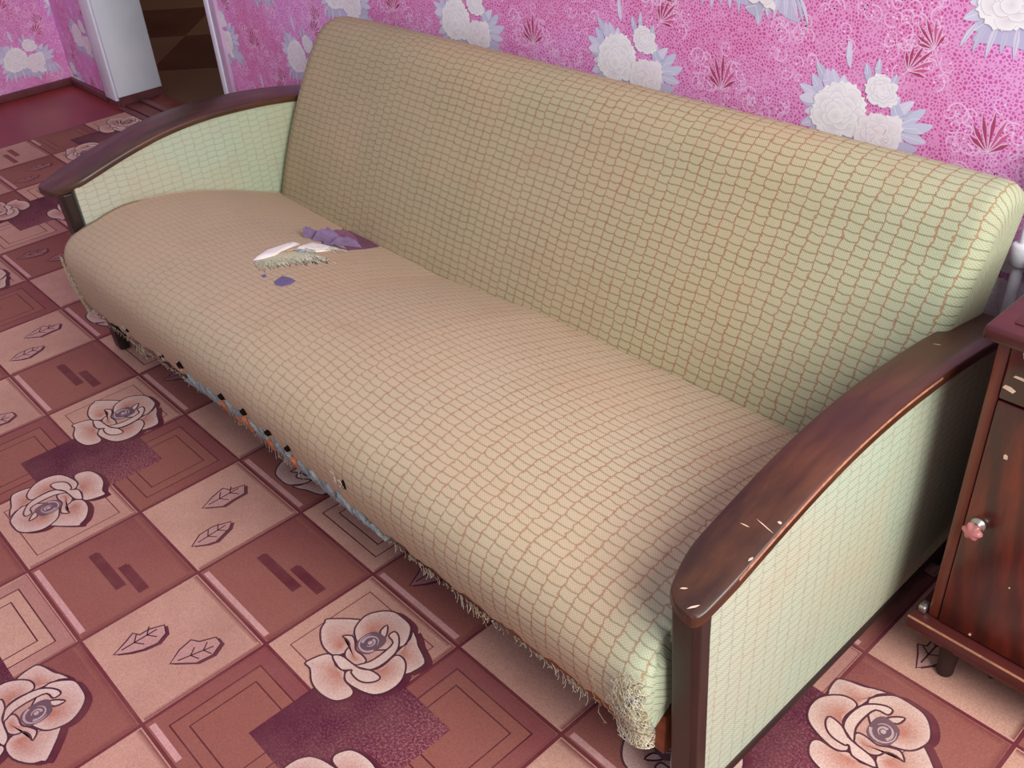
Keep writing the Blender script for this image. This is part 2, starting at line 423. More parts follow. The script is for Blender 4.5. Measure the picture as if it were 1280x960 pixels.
def draw_leaf(i, j, pts, f=lambda s, t: (s, t), dark=False):
    g = cellmap(i, j, f)
    P = [g(q) for q in pts]
    sh.poly([(x+0.007, y+0.004) for x, y in P], (96, 44, 58), 6)
    sh.poly(P, (164, 110, 110) if dark else (200, 152, 146), 7)
    sh.stroke(P, 0.0034, EDGE, 8)
    tip = pts[0]; far = max(pts, key=lambda q: (q[0]-tip[0])**2+(q[1]-tip[1])**2)
    mid = [(tip[0]+(far[0]-tip[0])*k, tip[1]+(far[1]-tip[1])*k) for k in (0.15, 0.4, 0.65, 0.85)]
    sh.stroke([g(q) for q in mid], 0.003, EDGE, 9, closed=False)
    nx, ny = -(far[1]-tip[1])*0.16, (far[0]-tip[0])*0.16
    for k in (1, 2):
        for sg in (1, -1):
            a = mid[k]; b = (a[0]+sg*nx+(far[0]-tip[0])*0.12, a[1]+sg*ny+(far[1]-tip[1])*0.12)
            sh.stroke([g(a), g(b)], 0.0026, EDGE, 9, closed=False)
def rect(s0, s1, t0, t1): return [(s0, t0), (s1, t0), (s1, t1), (s0, t1)]
for i in range(-7, 12):
    for j in range(-4, 8):
        g = cellmap(i, j)
        dark = (i+j) % 2 == 0
        c1, c2 = (DARK, DARK2) if dark else (LIGHT, LIGHT2)
        q = [g(p) for p in rect(0, 1, 0, 1)]
        sh.quad(q, [c2, c1, c1, c1] if dark else [c1, c2, c1, c1], 0, al=(0.15,)*4)
        bi = (i-1)//2; bj = j//2; li = (i-1) % 2; lj = j % 2
        feat = (li == lj) if bj % 2 == 0 else (li != lj)
        roseb = (bi+bj) % 2 == 0
        # tile border: dark joints with a soft inner line
        for (a, b_, c, d, colr) in ((0, 1, -0.014, 0.012, LINE), (-0.014, 0.012, 0, 1, LINE)):
            sh.quad([g(p) for p in rect(a, b_, c, d)], [colr]*4, 5 if a == 0 else 5.5)
        sh.quad([g(p) for p in rect(0.02, 0.98, 0.022, 0.07)], [DARK2]*2+[c1]*2, 1)
        sh.quad([g(p) for p in rect(0.94, 0.98, 0.03, 0.97)], [c1, DARK2, DARK2, c1], 1.5)
        if dark:
            sh.quad([g(p) for p in rect(0.045, 0.93 if feat or not roseb else 0.42, 0.925, 0.972)], [(216, 164, 162)]*4, 4)
        if not feat and roseb:
            ccn = (88, 34, 42)
            fl = (lambda s, t: (s, t))
            # outward corner of this cell in its block
            # nested squares: band, outer line, inner line
            band = (140, 76, 78) if dark else (184, 130, 122)
            sh.quad([g(p) for p in rect(0.03, 0.97, 0.03, 0.97)], [band, band, c1, c1], 1.8)
            sh.quad([g(p) for p in rect(0.15, 0.86, 0.13, 0.87)], [c1]*4, 2)
            for a0, a1 in ((0.135, 0.865), (0.235, 0.765)):
                P = [g(p) for p in rect(a0, a1, a0, a1)]
                sh.stroke(P, 0.0040, ccn, 3)
        if not feat and not roseb:
            brs = [[(0.189,0.41),(0.56,0.404),0.07], [(0.36,0.545),(0.845,0.546),0.062]] if (i+j) % 4 else [[(0.19,0.53),(0.687,0.54),0.075], [(0.49,0.41),(0.845,0.415),0.075]]
            for a, b_, wd in brs:
                cb = (102, 42, 52) if dark else (140, 76, 76)
                sh.quad([g(p) for p in rect(a[0]+0.02, b_[0]+0.02, a[1]-wd/2-0.015, a[1]+wd/2)], [(104, 46, 56)]*4, 2)
                sh.quad([g(p) for p in rect(a[0], b_[0], a[1]-wd/2, a[1]+wd/2)], [cb]*4, 3)
        if feat and not roseb:
            ls = (LEAF, LEAF2) if lj == 1 else (L3, L4)
            for q_ in ls: draw_leaf(i, j, q_, dark=dark)
        if feat and roseb and not dark and True:
            sh.stroke([g(p) for p in rect(0.13, 0.87, 0.13, 0.87)], 0.0034, (128, 62, 66), 2)
        if feat and roseb:
            if li == 0 and lj == 0: f = lambda s, t: (s, t)
            elif li == 1 and lj == 1: f = lambda s, t: (0.87-s+0.03, 1-t)
            elif li == 1: f = lambda s, t: (0.93-s, t+0.06)
            else: f = lambda s, t: (s, 1-t)
            draw_rose(i, j, f)
        if li == 0 and lj == 0 and roseb:
            sp_ = [(88, 30, 56)]*4
            sh.quad([g(p) for p in rect(0.56, 1.0, 0.5, 1.5)], [(84, 30, 54)]*4, 6, al=(0.05, 0.3, 0.3, 0.05))
            sh.quad([g(p) for p in rect(1.0, 1.475, 0.5, 1.5)], [(84, 30, 54), (104, 44, 62), (104, 44, 62), (84, 30, 54)], 6, al=(0.3, 0.85, 0.85, 0.3))
# carpet body under the print
b0 = len(sh.v)
for x, y in ((CX0, CY0), (CX1, CY0), (CX1, CY1), (CX0, CY1)):
    sh.v.append((x, y, 0.0005)); sh.c.append((*lin(DARK2), 0)); 
for x, y in ((CX0, CY0), (CX1, CY0), (CX1, CY1), (CX0, CY1)):
    sh.v.append((x, y, CARPET_Z-0.0001)); sh.c.append((*lin(DARK2), 0))
for q in ((0,3,2,1),(4,5,6,7),(0,1,5,4),(1,2,6,5),(2,3,7,6),(3,0,4,7)):
    sh.f.append(tuple(b0+k for k in q)); sh.mi.append(0)
o = mesh_obj('patterned_carpet', sh.v, sh.f, CARPET, mi=sh.mi, cols=sh.c)
o['label'] = 'pink and maroon patterned carpet with roses, leaves and squares under the sofa'; o['category'] = 'carpet'

# ------------------------------------------------------------ walls with printed paper
FLOWER = dict(
 fringe=([(-0.098,-0.062),(-0.076,-0.044),(-0.043,-0.045),(-0.007,-0.037),(0.033,-0.061),(0.008,-0.08),(-0.025,-0.075),(-0.058,-0.074),(-0.081,-0.076),(-0.101,-0.076)], (196,190,222)),
 fringe2=([(0.073,-0.039),(0.096,-0.029),(0.123,-0.035),(0.11,-0.054),(0.134,-0.093),(0.105,-0.090),(0.079,-0.075)], (200,194,224)),
 leafj=([(0.008,-0.085),(0.032,-0.057),(0.052,-0.069),(0.04,-0.098)], (190,190,214)),
 leafa=([(-0.044,0.133),(-0.033,0.116),(-0.033,0.085),(-0.044,0.102)], (222,216,240)),
 leafb=([(-0.134,0.012),(-0.114,0.023),(-0.089,0.017),(-0.097,0.005),(-0.126,0.003)], (226,222,240)),
 leafc=([(-0.111,0.06),(-0.089,0.05),(-0.084,0.022),(-0.106,0.035)], (206,204,232)),
 leafd=([(-0.081,0.076),(-0.065,0.061),(-0.070,0.030),(-0.087,0.051)], (214,208,236)),
 leafe=([(-0.002,0.1),(0.011,0.085),(0.010,0.06),(-0.004,0.082)], (196,196,224)),
 leaff=([(0.023,0.114),(0.029,0.092),(0.024,0.076),(0.016,0.094)], (206,204,228)),
 leafg=([(0.058,0.045),(0.083,0.025),(0.083,-0.003),(0.063,0.008)], (200,200,226)),
 leafh=([(0.082,0.002),(0.102,0.031),(0.125,0.04),(0.117,0.02),(0.092,-0.003)], (206,208,232)),
 leafi=([(0.082,-0.004),(0.114,0.012),(0.144,0.014),(0.126,-0.006),(0.097,-0.010)], (212,212,236)))
PE1 = [(-0.098,0.011),(-0.087,0.034),(-0.066,0.051),(-0.04,0.058),(-0.017,0.056),(-0.001,0.039),(0.01,0.025),(0.009,0.001),(0.009,-0.024),(-0.012,-0.038),(-0.043,-0.047),(-0.07,-0.051),(-0.091,-0.039),(-0.105,-0.024),(-0.103,-0.003)]
PE2 = [(0.005,0.0),(0.029,0.013),(0.055,0.013),(0.08,0.016),(0.088,-0.006),(0.085,-0.036),(0.071,-0.056),(0.079,-0.078),(0.052,-0.076),(0.037,-0.06),(0.008,-0.05),(-0.007,-0.037),(-0.002,-0.014)]
PE3 = [(0.005,0.068),(0.026,0.086),(0.048,0.078),(0.058,0.059),(0.07,0.05),(0.064,0.033),(0.036,0.027),(0.013,0.034),(0.003,0.052)]
def lumpy(pts, k=3, amp=0.0025, n=7):
    P = smooth_poly(pts, 4); cx = sum(p[0] for p in P)/len(P); cy = sum(p[1] for p in P)/len(P)
    out = []
    for q, (x, y) in enumerate(P):
        d = math.hypot(x-cx, y-cy); s = 1+amp/d*math.sin(q*n*0.35)
        out.append((cx+(x-cx)*s, cy+(y-cy)*s))
    return out
def peony_cluster(S, x, y):
    T = lambda P: [(x+a, y+b) for a, b in P]
    L = 8
    for q in range(22):                       # pale leaves fanned behind the blooms
        a = 6.283*q/22+0.2; r0 = 0.045+0.012*math.sin(q*2.1)
        cx, cy = (-0.04, 0.0) if math.cos(a) < 0 else (0.035, -0.012)
        ln = 0.045+0.014*math.sin(q*3.7); ca, sa = math.cos(a), math.sin(a)*0.95
        P = [(cx+r0*ca, cy+r0*sa), (cx+(r0+ln*.5)*ca-0.011*sa, cy+(r0+ln*.5)*sa+0.011*ca), (cx+(r0+ln)*ca, cy+(r0+ln)*sa), (cx+(r0+ln*.5)*ca+0.011*sa, cy+(r0+ln*.5)*sa-0.011*ca)]
        L += 0.06
        S.poly(T(smooth_poly(P, 3)), [(214, 212, 236), (198, 198, 222), (224, 220, 240)][q % 3], L, 1)
        S.stroke(T([P[0], P[2]]), 0.0012, (238, 236, 248), L+0.03, False, 1)
    for nm, (pts, col) in FLOWER.items():
        L += 0.7
        P = smooth_poly(pts, 3)
        S.poly(T(P), col, L, 1)
        if nm.startswith('fringe'):
            w0, w1 = pts[0][0], pts[2 if nm == 'fringe2' else 4][0]
            for k in range(9):
                a = w0+(w1-w0)*k/8; sl = (k-3.5)*0.0035
                P = [(a, -0.042), (a+sl-0.005, -0.062), (a+2*sl, -0.090-0.006*(k % 3)), (a+sl+0.005, -0.064)]
                S.poly(T(smooth_poly(P, 2)), (204, 200, 226) if k % 2 else (222, 218, 238), L+0.05*k, 1)
                S.stroke(T([P[0], P[2]]), 0.001, (180, 178, 206), L+0.05*k+0.03, False, 1)
        else:
            cx = sum(p[0] for p in pts)/len(pts); cy = sum(p[1] for p in pts)/len(pts)
            S.stroke(T([pts[0], (cx, cy), pts[len(pts)//2+1]]), 0.0014, (236, 234, 248), L+0.4, False, 1)
    for pts, cols, cen in ((PE3, (250, 249, 250), (0.036, 0.055)), (PE1, (252, 251, 250), (-0.045, 0.0)), (PE2, (250, 243, 244), (0.04, -0.03))):
        L += 1
        S.poly(T(lumpy(pts, amp=0.0030)), cols, L, 1)
        hw_ = (max(p[0] for p in pts)-min(p[0] for p in pts))/2; hh_ = (max(p[1] for p in pts)-min(p[1] for p in pts))/2
        for ri, (ring, np_) in enumerate(((0.66, 7), (0.42, 6), (0.2, 5))):
            for q in range(np_):
                a = 6.283*q/np_+ri*0.5+cen[0]*40; L += 0.25
                px, py = cen[0]+hw_*ring*math.cos(a), cen[1]+hh_*ring*math.sin(a)
                pr_ = max(hw_, hh_)*(0.36 if ri == 0 else 0.30)
                P = [(px+pr_*(1+0.12*math.sin(3*b_+q))*math.cos(b_), py+pr_*0.85*(1+0.12*math.cos(2*b_+q))*math.sin(b_)) for b_ in [0.5236*w_ for w_ in range(12)]]
                S.poly(T(P), cols, L, 1, ccol=(236, 226, 232))
                L += 0.1
                S.stroke(T([P[(w_+int(a/0.5236)+9) % 12] for w_ in range(7)]), 0.0011, (222, 214, 230), L, False, 1)
    for k in range(9):
        a = rnd.random()*6.28; r = 0.008
        S.stroke(T([(0.045+r*math.cos(a), -0.028+r*math.sin(a)), (0.045+2.6*r*math.cos(a+0.4), -0.028+2.6*r*math.sin(a+0.4))]), 0.001, (222, 196, 204), L+1+0.2*k, False, 1)
CURLS = []
_r = random.Random(11)
for cx, cy, rr, n in ((0.235, 0.03, 0.06, 24), (0.09, 0.125, 0.055, 20), (-0.16, 0.10, 0.05, 14), (0.19, -0.11, 0.05, 14), (-0.2, -0.05, 0.05, 14), (0.02, 0.20, 0.05, 12)):
    for k in range(n):
        a = _r.random()*6.28; r = rr*(0.45+0.75*_r.random())
        CURLS.append((cx+r*math.cos(a), cy+r*math.sin(a), 0.010+0.012*_r.random(), _r.random()*6.28, _r.choice((-1, 1))))
def scrolls(S, x, y):
    for k, (cx, cy, r, ph, sg) in enumerate(CURLS):
        pts = []
        for q in range(15):
            a = ph+sg*q*0.36; rr = r*(1-q/19)
            pts.append((x+cx+rr*math.cos(a), y+cy+rr*math.sin(a)))
        S.stroke(pts, 0.0030, (244, 196, 234), 1+0.12*(k % 9), False, 1, taper=True)
        S.poly([(pts[-1][0]+0.0026*math.cos(b), pts[-1][1]+0.0026*math.sin(b)) for b in (0, 1.05, 2.1, 3.14, 4.2, 5.2)], (246, 206, 236), 2, 1)
def sprig(S, x, y, ang, s=1.0):
    ca, sa = math.cos(ang), math.sin(ang)
    T = lambda P: [(x+s*(a*ca-b*sa), y+s*(a*sa+b*ca)) for a, b in P]
    S.stroke(T([(0.008, -0.06), (0.002, -0.035), (0, -0.01), (0, 0.01)]), 0.002, (240, 190, 226), 2.2, False, 1)
    for k, (a, ln) in enumerate(((0, .078), (.32, .07), (-.32, .072), (.62, .058), (-.66, .06), (.95, .045), (-1.0, .046))):
        tx, ty = math.sin(a)*ln, math.cos(a)*ln
        nx, ny = math.cos(a)*0.0042, -math.sin(a)*0.0042
        m_ = 0.62
        P = [(0, 0), (tx*m_-nx, ty*m_-ny), (tx, ty), (tx*m_+nx, ty*m_+ny)]
        S.poly(T(P), (172, 54, 96) if k % 2 == 0 or k > 4 else (204, 90, 140), 2.4+0.6*k, 1)
        S.stroke(T([(0, 0), (tx*m_-nx, ty*m_-ny), (tx, ty)]), 0.0016, (244, 200, 232), 2.7+0.6*k, False, 1)
PX, PZ = 0.57, 0.49
def paper_sheet(S, u0, u1, v1, ox, oz):
    i0 = int((u0-ox)/PX)-2
    for i in range(i0, int((u1-ox)/PX)+3):
        for k in range(-3, 4):
            for hx, hz in ((0, 0), (PX/2, PZ/2)):
                x = ox+i*PX+hx; y = oz+k*PZ+hz
                if not (u0-0.2 < x < u1+0.2 and -0.2 < y < v1+0.2): continue
                scrolls(S, x, y); sprig(S, x+0.247, y-0.012, 0.0); sprig(S, x+0.078, y+0.10, -0.75, 0.8)
                sprig(S, x-0.165, y-0.10, 0.45, 0.75)
                peony_cluster(S, x, y)
def wall_mesh(name, S, quads, th, boxes):
    v = list(S.v); f = list(S.f); mi = list(S.mi); c = list(S.c)
    for (a, b) in boxes:
        n = len(v); x0, y0, z0 = a; x1, y1, z1 = b
        v += [(x0,y0,z0),(x1,y0,z0),(x1,y1,z0),(x0,y1,z0),(x0,y0,z1),(x1,y0,z1),(x1,y1,z1),(x0,y1,z1)]
        c += [(0, 0, 0, 0)]*8
        for q in ((0,3,2,1),(4,5,6,7),(0,1,5,4),(1,2,6,5),(2,3,7,6),(3,0,4,7)):
            f.append(tuple(n+k for k in q)); mi.append(0)
    o = mesh_obj(name, v, f, [PAPER, PRINT], mi=mi, cols=c); o['kind'] = 'structure'
    return o
DX0, DX1, DH = -1.98, -0.845, 2.02            # doorway
TH = 0.19
S1 = Sheet(lambda u, v, h: (u, WALL_Y-h, v), clip=(DX1+0.05, 4.2, 0.02, 1.75))
paper_sheet(S1, DX1, 4.2, 1.75, 1.739, 0.766)
S1b = Sheet(lambda u, v, h: (u, WALL_Y-h, v), clip=(LEFT_X, DX0-0.12, 0.02, 1.75))
paper_sheet(S1b, LEFT_X, DX0, 1.75, 1.739, 0.766)
nb = len(S1.v); S1.v += S1b.v; S1.c += S1b.c; S1.mi += S1b.mi; S1.f += [tuple(nb+k for k in q) for q in S1b.f]
wall_mesh('wall_back', S1, None, TH, [((DX1, WALL_Y, 0), (4.2, WALL_Y+TH, 2.5)), ((LEFT_X-0.1, WALL_Y, 0), (DX0, WALL_Y+TH, 2.5)), ((DX0, WALL_Y, DH), (DX1, WALL_Y+TH, 2.5))])
S2 = Sheet(lambda u, v, h: (LEFT_X+h, u, v), clip=(-1.4, WALL_Y, 0.02, 1.75))
paper_sheet(S2, -1.4, WALL_Y, 1.75, 0.80, 0.17)
wall_mesh('wall_left', S2, None, TH, [((LEFT_X-0.1, -2.4, 0), (LEFT_X, WALL_Y, 2.5))])

def st(o): o['kind'] = 'structure'; return o
# baseboards
st(box('baseboard_left', (LEFT_X, -2.4, 0), (LEFT_X+0.02, WALL_Y, 0.035), SKIRT, bev=0.004))
st(box('baseboard_back', (LEFT_X+0.02, WALL_Y-0.02, 0), (DX0-0.135, WALL_Y, 0.035), SKIRT, bev=0.004))
st(box('baseboard_right', (DX1+0.05, WALL_Y-0.02, 0), (4.2, WALL_Y, 0.035), SKIRT, bev=0.004))
# door casing and jambs
ZB = 0.03
st(box('trim_1', (DX0-0.135, WALL_Y-0.02, ZB), (DX0-0.115, WALL_Y, DH+0.12), PAINT_PINK, bev=0.003))
st(box('trim_2', (DX0-0.115, WALL_Y-0.026, ZB), (DX0, WALL_Y, DH+0.12), PAINT, bev=0.005))
st(box('trim_3', (DX0, WALL_Y-0.018, ZB+0.02), (DX0+0.022, WALL_Y+TH+0.01, DH), PAINT, bev=0.003))
st(box('trim_4', (DX1-0.018, WALL_Y-0.02, ZB), (DX1+0.012, WALL_Y+TH, DH), PAINT, bev=0.003))
st(box('trim_5', (DX1+0.012, WALL_Y-0.016, ZB), (DX1+0.055, WALL_Y, DH+0.1), PAINT_PINK, bev=0.003))
st(box('trim_6', (DX0+0.022, WALL_Y-0.02, DH-0.02), (DX1-0.018, WALL_Y+TH, DH+0.1), PAINT, bev=0.003))
st(box('trim_12', (DX0+0.0005, WALL_Y-0.012, 0.0), (DX0+0.020, WALL_Y+TH+0.008, ZB+0.019), SKIRT))
st(box('trim_13', (DX0-0.112, WALL_Y-0.02, 0.0), (DX0, WALL_Y-0.001, ZB-0.001), SKIRT))
# threshold boards
for k, (y0, y1, z, m_) in enumerate(((0.957, 0.985, 0.012, SKIRT), (0.990, 1.055, 0.016, FLOOR_IN), (1.060, 1.09, 0.024, SKIRT), (1.095, 1.18, 0.014, FLOOR_IN))):
    st(box('trim_%d' % (7+k), (DX0+0.0225, y0, 0), (DX1-0.019, y1, z), m_, bev=0.004))
# hall beyond the door
st(box('floor_hall', (-8.0, WALL_Y+TH+0.02, -0.06), (0.3, 4.6, 0.001), HALLF))
st(box('wall_hall_far', (-8.0, 4.6, -0.06), (0.3, 4.7, 2.5), HALLW))
st(box('wall_hall_left', (-8.1, WALL_Y+TH+0.02, -0.06), (-8.0, 4.7, 2.5), HALLW))
st(box('wall_hall_right', (0.3, WALL_Y+TH+0.02, -0.06), (0.4, 4.7, 2.5), HALLW))
st(box('wall_hall_near', (-8.1, WALL_Y+TH-0.1, -0.06), (LEFT_X-0.1, WALL_Y+TH+0.02, 2.5), HALLW))
area('hall_fill_light', (-3.2, 3.2, 2.3), (-3.2, 3.0, 0), 0.5, 0.5, 26, (1.0, 0.85, 0.75))  # unseen fill light, added so the hall is less black
st(box('ceiling_hall', (-8.1, WALL_Y+TH+0.02, 2.5), (0.4, 4.7, 2.6), HALLW))

# ------------------------------------------------------------ sofa
SOFA = empty('sofa', (1.1, 0.45, 0.0), 'old worn sofa with checked tan-green cloth and dark curved wooden armrests', 'sofa')
def part(o): return sit(o, SOFA)

# --- arm arc (y, z) of the outer top edge
AY = [-0.03, 0.0, 0.05, 0.10, 0.17, 0.25, 0.32, 0.40, 0.48, 0.60, 0.70, 0.80, 0.86]
AZ = [0.484, 0.497, 0.513, 0.527, 0.546, 0.564, 0.575, 0.581, 0.581, 0.573, 0.560, 0.541, 0.528]
def arc_z(y):
    return float(np.interp(y, AY, AZ))
_ys = np.linspace(-0.03, 0.86, 90)
_zs = np.array([arc_z(y) for y in _ys]); ker = np.ones(9)/9
_zs = np.convolve(np.pad(_zs, 4, 'edge'), ker, 'valid')
def arc(y): return float(np.interp(y, _ys, _zs))

def armrest(x0, x1, side, ys0=-0.006):
    """Bent board with a tongue-shaped front end; x1 is the outer edge for side=+1."""
    TK = 0.017; N = 72; M = 10
    verts = []; faces = []; rows = []
    ys = [0.860*(k/(N-1)) for k in range(N)]
    ys = sorted(set([ys0+0.10*(k/16)**2 for k in range(16)] + [y for y in ys if y > 0.085]))
    cx = (x0+x1)/2; hw = (x1-x0)/2
    for y in ys:
        d = (y-ys0)/0.10
        wfac = (0.62*math.sqrt(max(0.0, 1-(1-min(1, d*4.5))**2))+0.38*math.sin(min(1, d)*math.pi/2)) if d < 1 else 1.0
        ww = max(0.004, hw*wfac); cx = (x0+x1)/2+side*(hw-ww)*0.62
        z = arc(y); e = 0.004
        ring = []
        sec = [(-1, -TK), (-1, -TK+0.004), (-1, -0.007), (-0.965, -0.002), (-0.9, 0.0), (-0.3, 0.0008), (0.3, 0.0008), (0.9, 0.0), (0.965, -0.002), (1, -0.007), (1, -TK+0.004), (1, -TK)]
        for a, h in sec: ring.append(len(verts)); verts.append((cx+a*ww, y, z+h))
        rows.append(ring)
    n = len(rows[0])
    for a, b in zip(rows, rows[1:]):
        for k in range(n): faces.append((a[k], a[(k+1) % n], b[(k+1) % n], b[k]))
    faces.append(tuple(rows[0])[::-1]); faces.append(tuple(rows[-1]))
    o = mesh_obj('armrest', verts, faces, W_ARM, smooth=True)
    md = o.modifiers.new('edge', 'EDGE_SPLIT'); md.split_angle = math.radians(50)
    return part(o)
def arm_panel(x0, x1, mat, y0=0.036, y1=0.84, zb=0.07):
    N = 60; v = []; f = []; uv = []
    for k in range(N):
        y = y0+(y1-y0)*k/(N-1)
        if y > 0.81: pass
        zt = arc(y)-0.015
        for x in (x0, x1):
            for q in range(9):
                z = zb+(zt-zb)*q/8
                bulge = 0.006*math.sin(math.pi*q/8)*math.sin(math.pi*k/(N-1))
                xx = x-(bulge if x == x0 else -bulge)
                v.append((xx, y, z)); uv.append((y, z))
    R_ = 18
    for k in range(N-1):
        for q in range(8):
            a = k*R_+q; b = (k+1)*R_+q
            f.append((a, b, b+1, a+1)[::-1] if True else None)
            f.append((a+9, b+9, b+10, a+10))
    for k in range(N-1):
        a = k*R_; b = (k+1)*R_
        f.append((a, a+9, b+9, b)); f.append((a+8, b+8, b+17, a+17))
    for q in range(8):
        f.append((q, q+1, q+10, q+9)); e = (N-1)*R_; f.append((e+q, e+q+9, e+q+10, e+q+1))
    o = mesh_obj('arm_panel', v, f, mat, uvs=uv, smooth=False)
    for p in o.data.polygons: p.use_smooth = True
    md = o.modifiers.new('edge', 'EDGE_SPLIT'); md.split_angle = math.radians(50)
    return part(o)
def post(x0, x1):
    # slightly raked front post
    v = []; z0, z1 = 0.0068, arc(0.0)-0.013
    yb = lambda z: 0.022*(z1-z)/z1
    sec = [(0, 0.005), (0.005, 0), (x1-x0-0.008, 0), (x1-x0, 0.008), (x1-x0, 0.028), (0, 0.028)]
    for z in (z0, z0+0.25, z1):
        for a, b in sec: v.append((x0+a, b+yb(z), z))
    f = []
    n = len(sec)
    for r in range(2):
        for k in range(n): f.append((r*n+k, r*n+(k+1) % n, (r+1)*n+(k+1) % n, (r+1)*n+k))
    f.append(tuple(range(n))[::-1]); f.append(tuple(range(2*n, 3*n)))
    o = mesh_obj('front_post', v, f, W_POST)
    md = o.modifiers.new('bevel', 'BEVEL'); md.width = 0.002; md.segments = 2
    return part(o)
RX0, RX1 = 2.077, 2.161
LX0, LX1 = 0.000, 0.134
armrest(RX0, RX1, 1); armrest(LX0, LX1, -1, -0.020)
arm_panel(2.094, 2.147, FAB_SIDE); arm_panel(0.074, 0.128, FAB_ARM)
post(2.106, 2.152); post(0.072, 0.120)
for x0, x1 in ((2.096, 2.149), (0.076, 0.126)):
    part(box('bottom_rail', (x0, 0.068, 0.045), (x1, 0.84, 0.07), W_DARK, bev=0.003))
    part(box('rear_foot', (x0, 0.79, 0.0068), (x1, 0.84, 0.045), RUBBER, bev=0.003))
# white chipped edges and scratches on the right armrest
def chip(x, y, l, wd, ang, z=None):
    ca, sa = math.cos(ang), math.sin(ang)
    pts = [(-l, 0), (-l*0.3, wd), (l*0.5, wd*0.7), (l, 0.0), (l*0.4, -wd), (-l*0.5, -wd*0.6)]
    v = [(x+a*ca-b*sa, y+a*sa+b*ca, arc(y+a*sa+b*ca)+0.0013) for a, b in pts]
    v += [(p[0], p[1], p[2]-0.001) for p in v]
    f = [tuple(range(6)), tuple(range(11, 5, -1))]+[(k, k+6, (k+1) % 6+6, (k+1) % 6) for k in range(6)]
    return part(mesh_obj('paint_chip', v, f, CHIP))
for a in ((2.138, 0.007, 0.008, 0.0012, 0.9), (2.140, 0.150, 0.016, 0.0007, -0.2), (2.118, 0.137, 0.007, 0.0007, 0.1), (2.112, 0.020, 0.005, 0.0010, 0.6), (2.152, 0.165, 0.003, 0.002, 0.3), (2.155, 0.10, 0.004, 0.0016, 1.3), (2.105, 0.66, 0.006, 0.001, 0.5)): chip(*a)
# thin worn line along the outer arris of the right armrest
v = []; f = []
for k in range(60):
    y = 0.07+0.50*k/59; z = arc(y); wv_ = 0.0001+0.0004*abs(math.sin(k*1.7))*(1 if y < 0.35 else 0.3)
    v += [(RX1-0.0010-wv_, y, z-0.0008), (RX1+0.0002, y, z-0.0040-wv_)]
    if k: n = 2*k; f.append((n-2, n-1, n+1, n))
part(mesh_obj('worn_edge', v, f, WORN))

# --- seat
def seat_bottom(x): return interp(x, [0.05, .38, .96, 1.37, 1.74, 1.98, 2.1], [.166, .180, .226, .210, .215, .226, .222])
def seat_sag(x): return interp(x, [.1, .5, .9, 1.25, 2.1], [0, -.018, -.018, .018, .022])
SY = [.06, .10, .15, .25, .35, .47, .60, .66]; SZ = [.402, .412, .416, .408, .388, .350, .302, .27]
def seat_top(x, y):
    z = interp(y, SY, SZ)
    return z+seat_sag(x)*min(1, max(0, (y-0.05)/0.5))+0.004*math.sin(x*5.1+1)*math.sin(y*7)
def seat_profile(x):
    zb = seat_bottom(x); P = []
    P.append((0.03, zb+0.012)); P.append((-0.012, zb))
    zs = 0.31; 
    for k in range(1, 9):
        t_ = k/9; z = zb+(zs-zb)*t_
        P.append((-0.026-0.020*math.sin(t_*math.pi*0.5), z))
    for k in range(0, 9):
        a = k/9*math.pi/2
        P.append((0.06-0.106*math.cos(a), 0.31+(0.402-0.31)*math.sin(a)))
    for k in range(0, 24):
        y = 0.06+0.60*k/23; P.append((y, seat_top(x, y)))
    P.append((0.66, 0.20))
    return P
NX = 150
XA, XB = 0.098, 2.100
ts = []
for k in range(NX+1):
    ts.append(k/NX)
xs = sorted(set([XA+(XB-XA)*t_ for t_ in ts]+[XA+0.001, XA+0.003, XA+0.006, XA+0.01, XB-0.001, XB-0.003, XB-0.006, XB-0.01]))
v = []; f = []; uv = []; RR = 0.032
nprof = len(seat_profile(1.0))
for x in xs:
    P = seat_profile(x)
    d = min(x-XA, XB-x); e = 0
    if d < RR: e = RR-math.sqrt(max(0, RR*RR-(RR-d)**2))
    acc = 0; prev = None
    for q, (y, z) in enumerate(P):
        if prev: acc += math.hypot(y-prev[0], z-prev[1])
        prev = (y, z)
        # inset near the ends: push towards the inside of the cushion
        cy, cz = 0.12, 0.22
        fy = min(1, max(0, (0.08-y)/0.12)); fz = min(1, max(0, (z-0.24)/0.12))
        yy = y+e*fy*0.8; zz = z-e*fz*0.45
        if q < 3: zz += 0.004*math.sin(x*63)+0.003*math.sin(x*151+2)
        xx = x
        if yy > -0.006:            # keep between the arm panels behind the posts
            xx = max(xx, 0.1385); xx = min(xx, 2.0865)
        elif yy > -0.02:
            xx = max(xx, 0.125); xx = min(xx, 2.096)
        v.append((xx, yy, zz)); uv.append((x, acc))
for i in range(len(xs)-1):
    for q in range(nprof-1):
        a = i*nprof+q; b = (i+1)*nprof+q
        f.append((a, b, b+1, a+1))
f.append(tuple(range(nprof))); f.append(tuple(range((len(xs)-1)*nprof, len(xs)*nprof))[::-1])
SEAT = part(mesh_obj('seat', v, f, FAB_SEAT, uvs=uv, smooth=True))
def sub(o):                                      # sub-part of the seat, built in world coordinates
    o.parent = SEAT; return o                    # the seat itself sits at the world origin

# seat frame and padding below the cloth
part(box('front_rail', (0.150, 0.030, 0.115), (2.0855, 0.052, 0.205), W_RAIL, bev=0.002))
part(box('seat_base', (0.150, 0.060, 0.10), (2.0855, 0.60, 0.15), W_DARK))
part(box('front_foot', (1.05, 0.30, 0.0068), (1.10, 0.35, 0.10), RUBBER, bev=0.004))
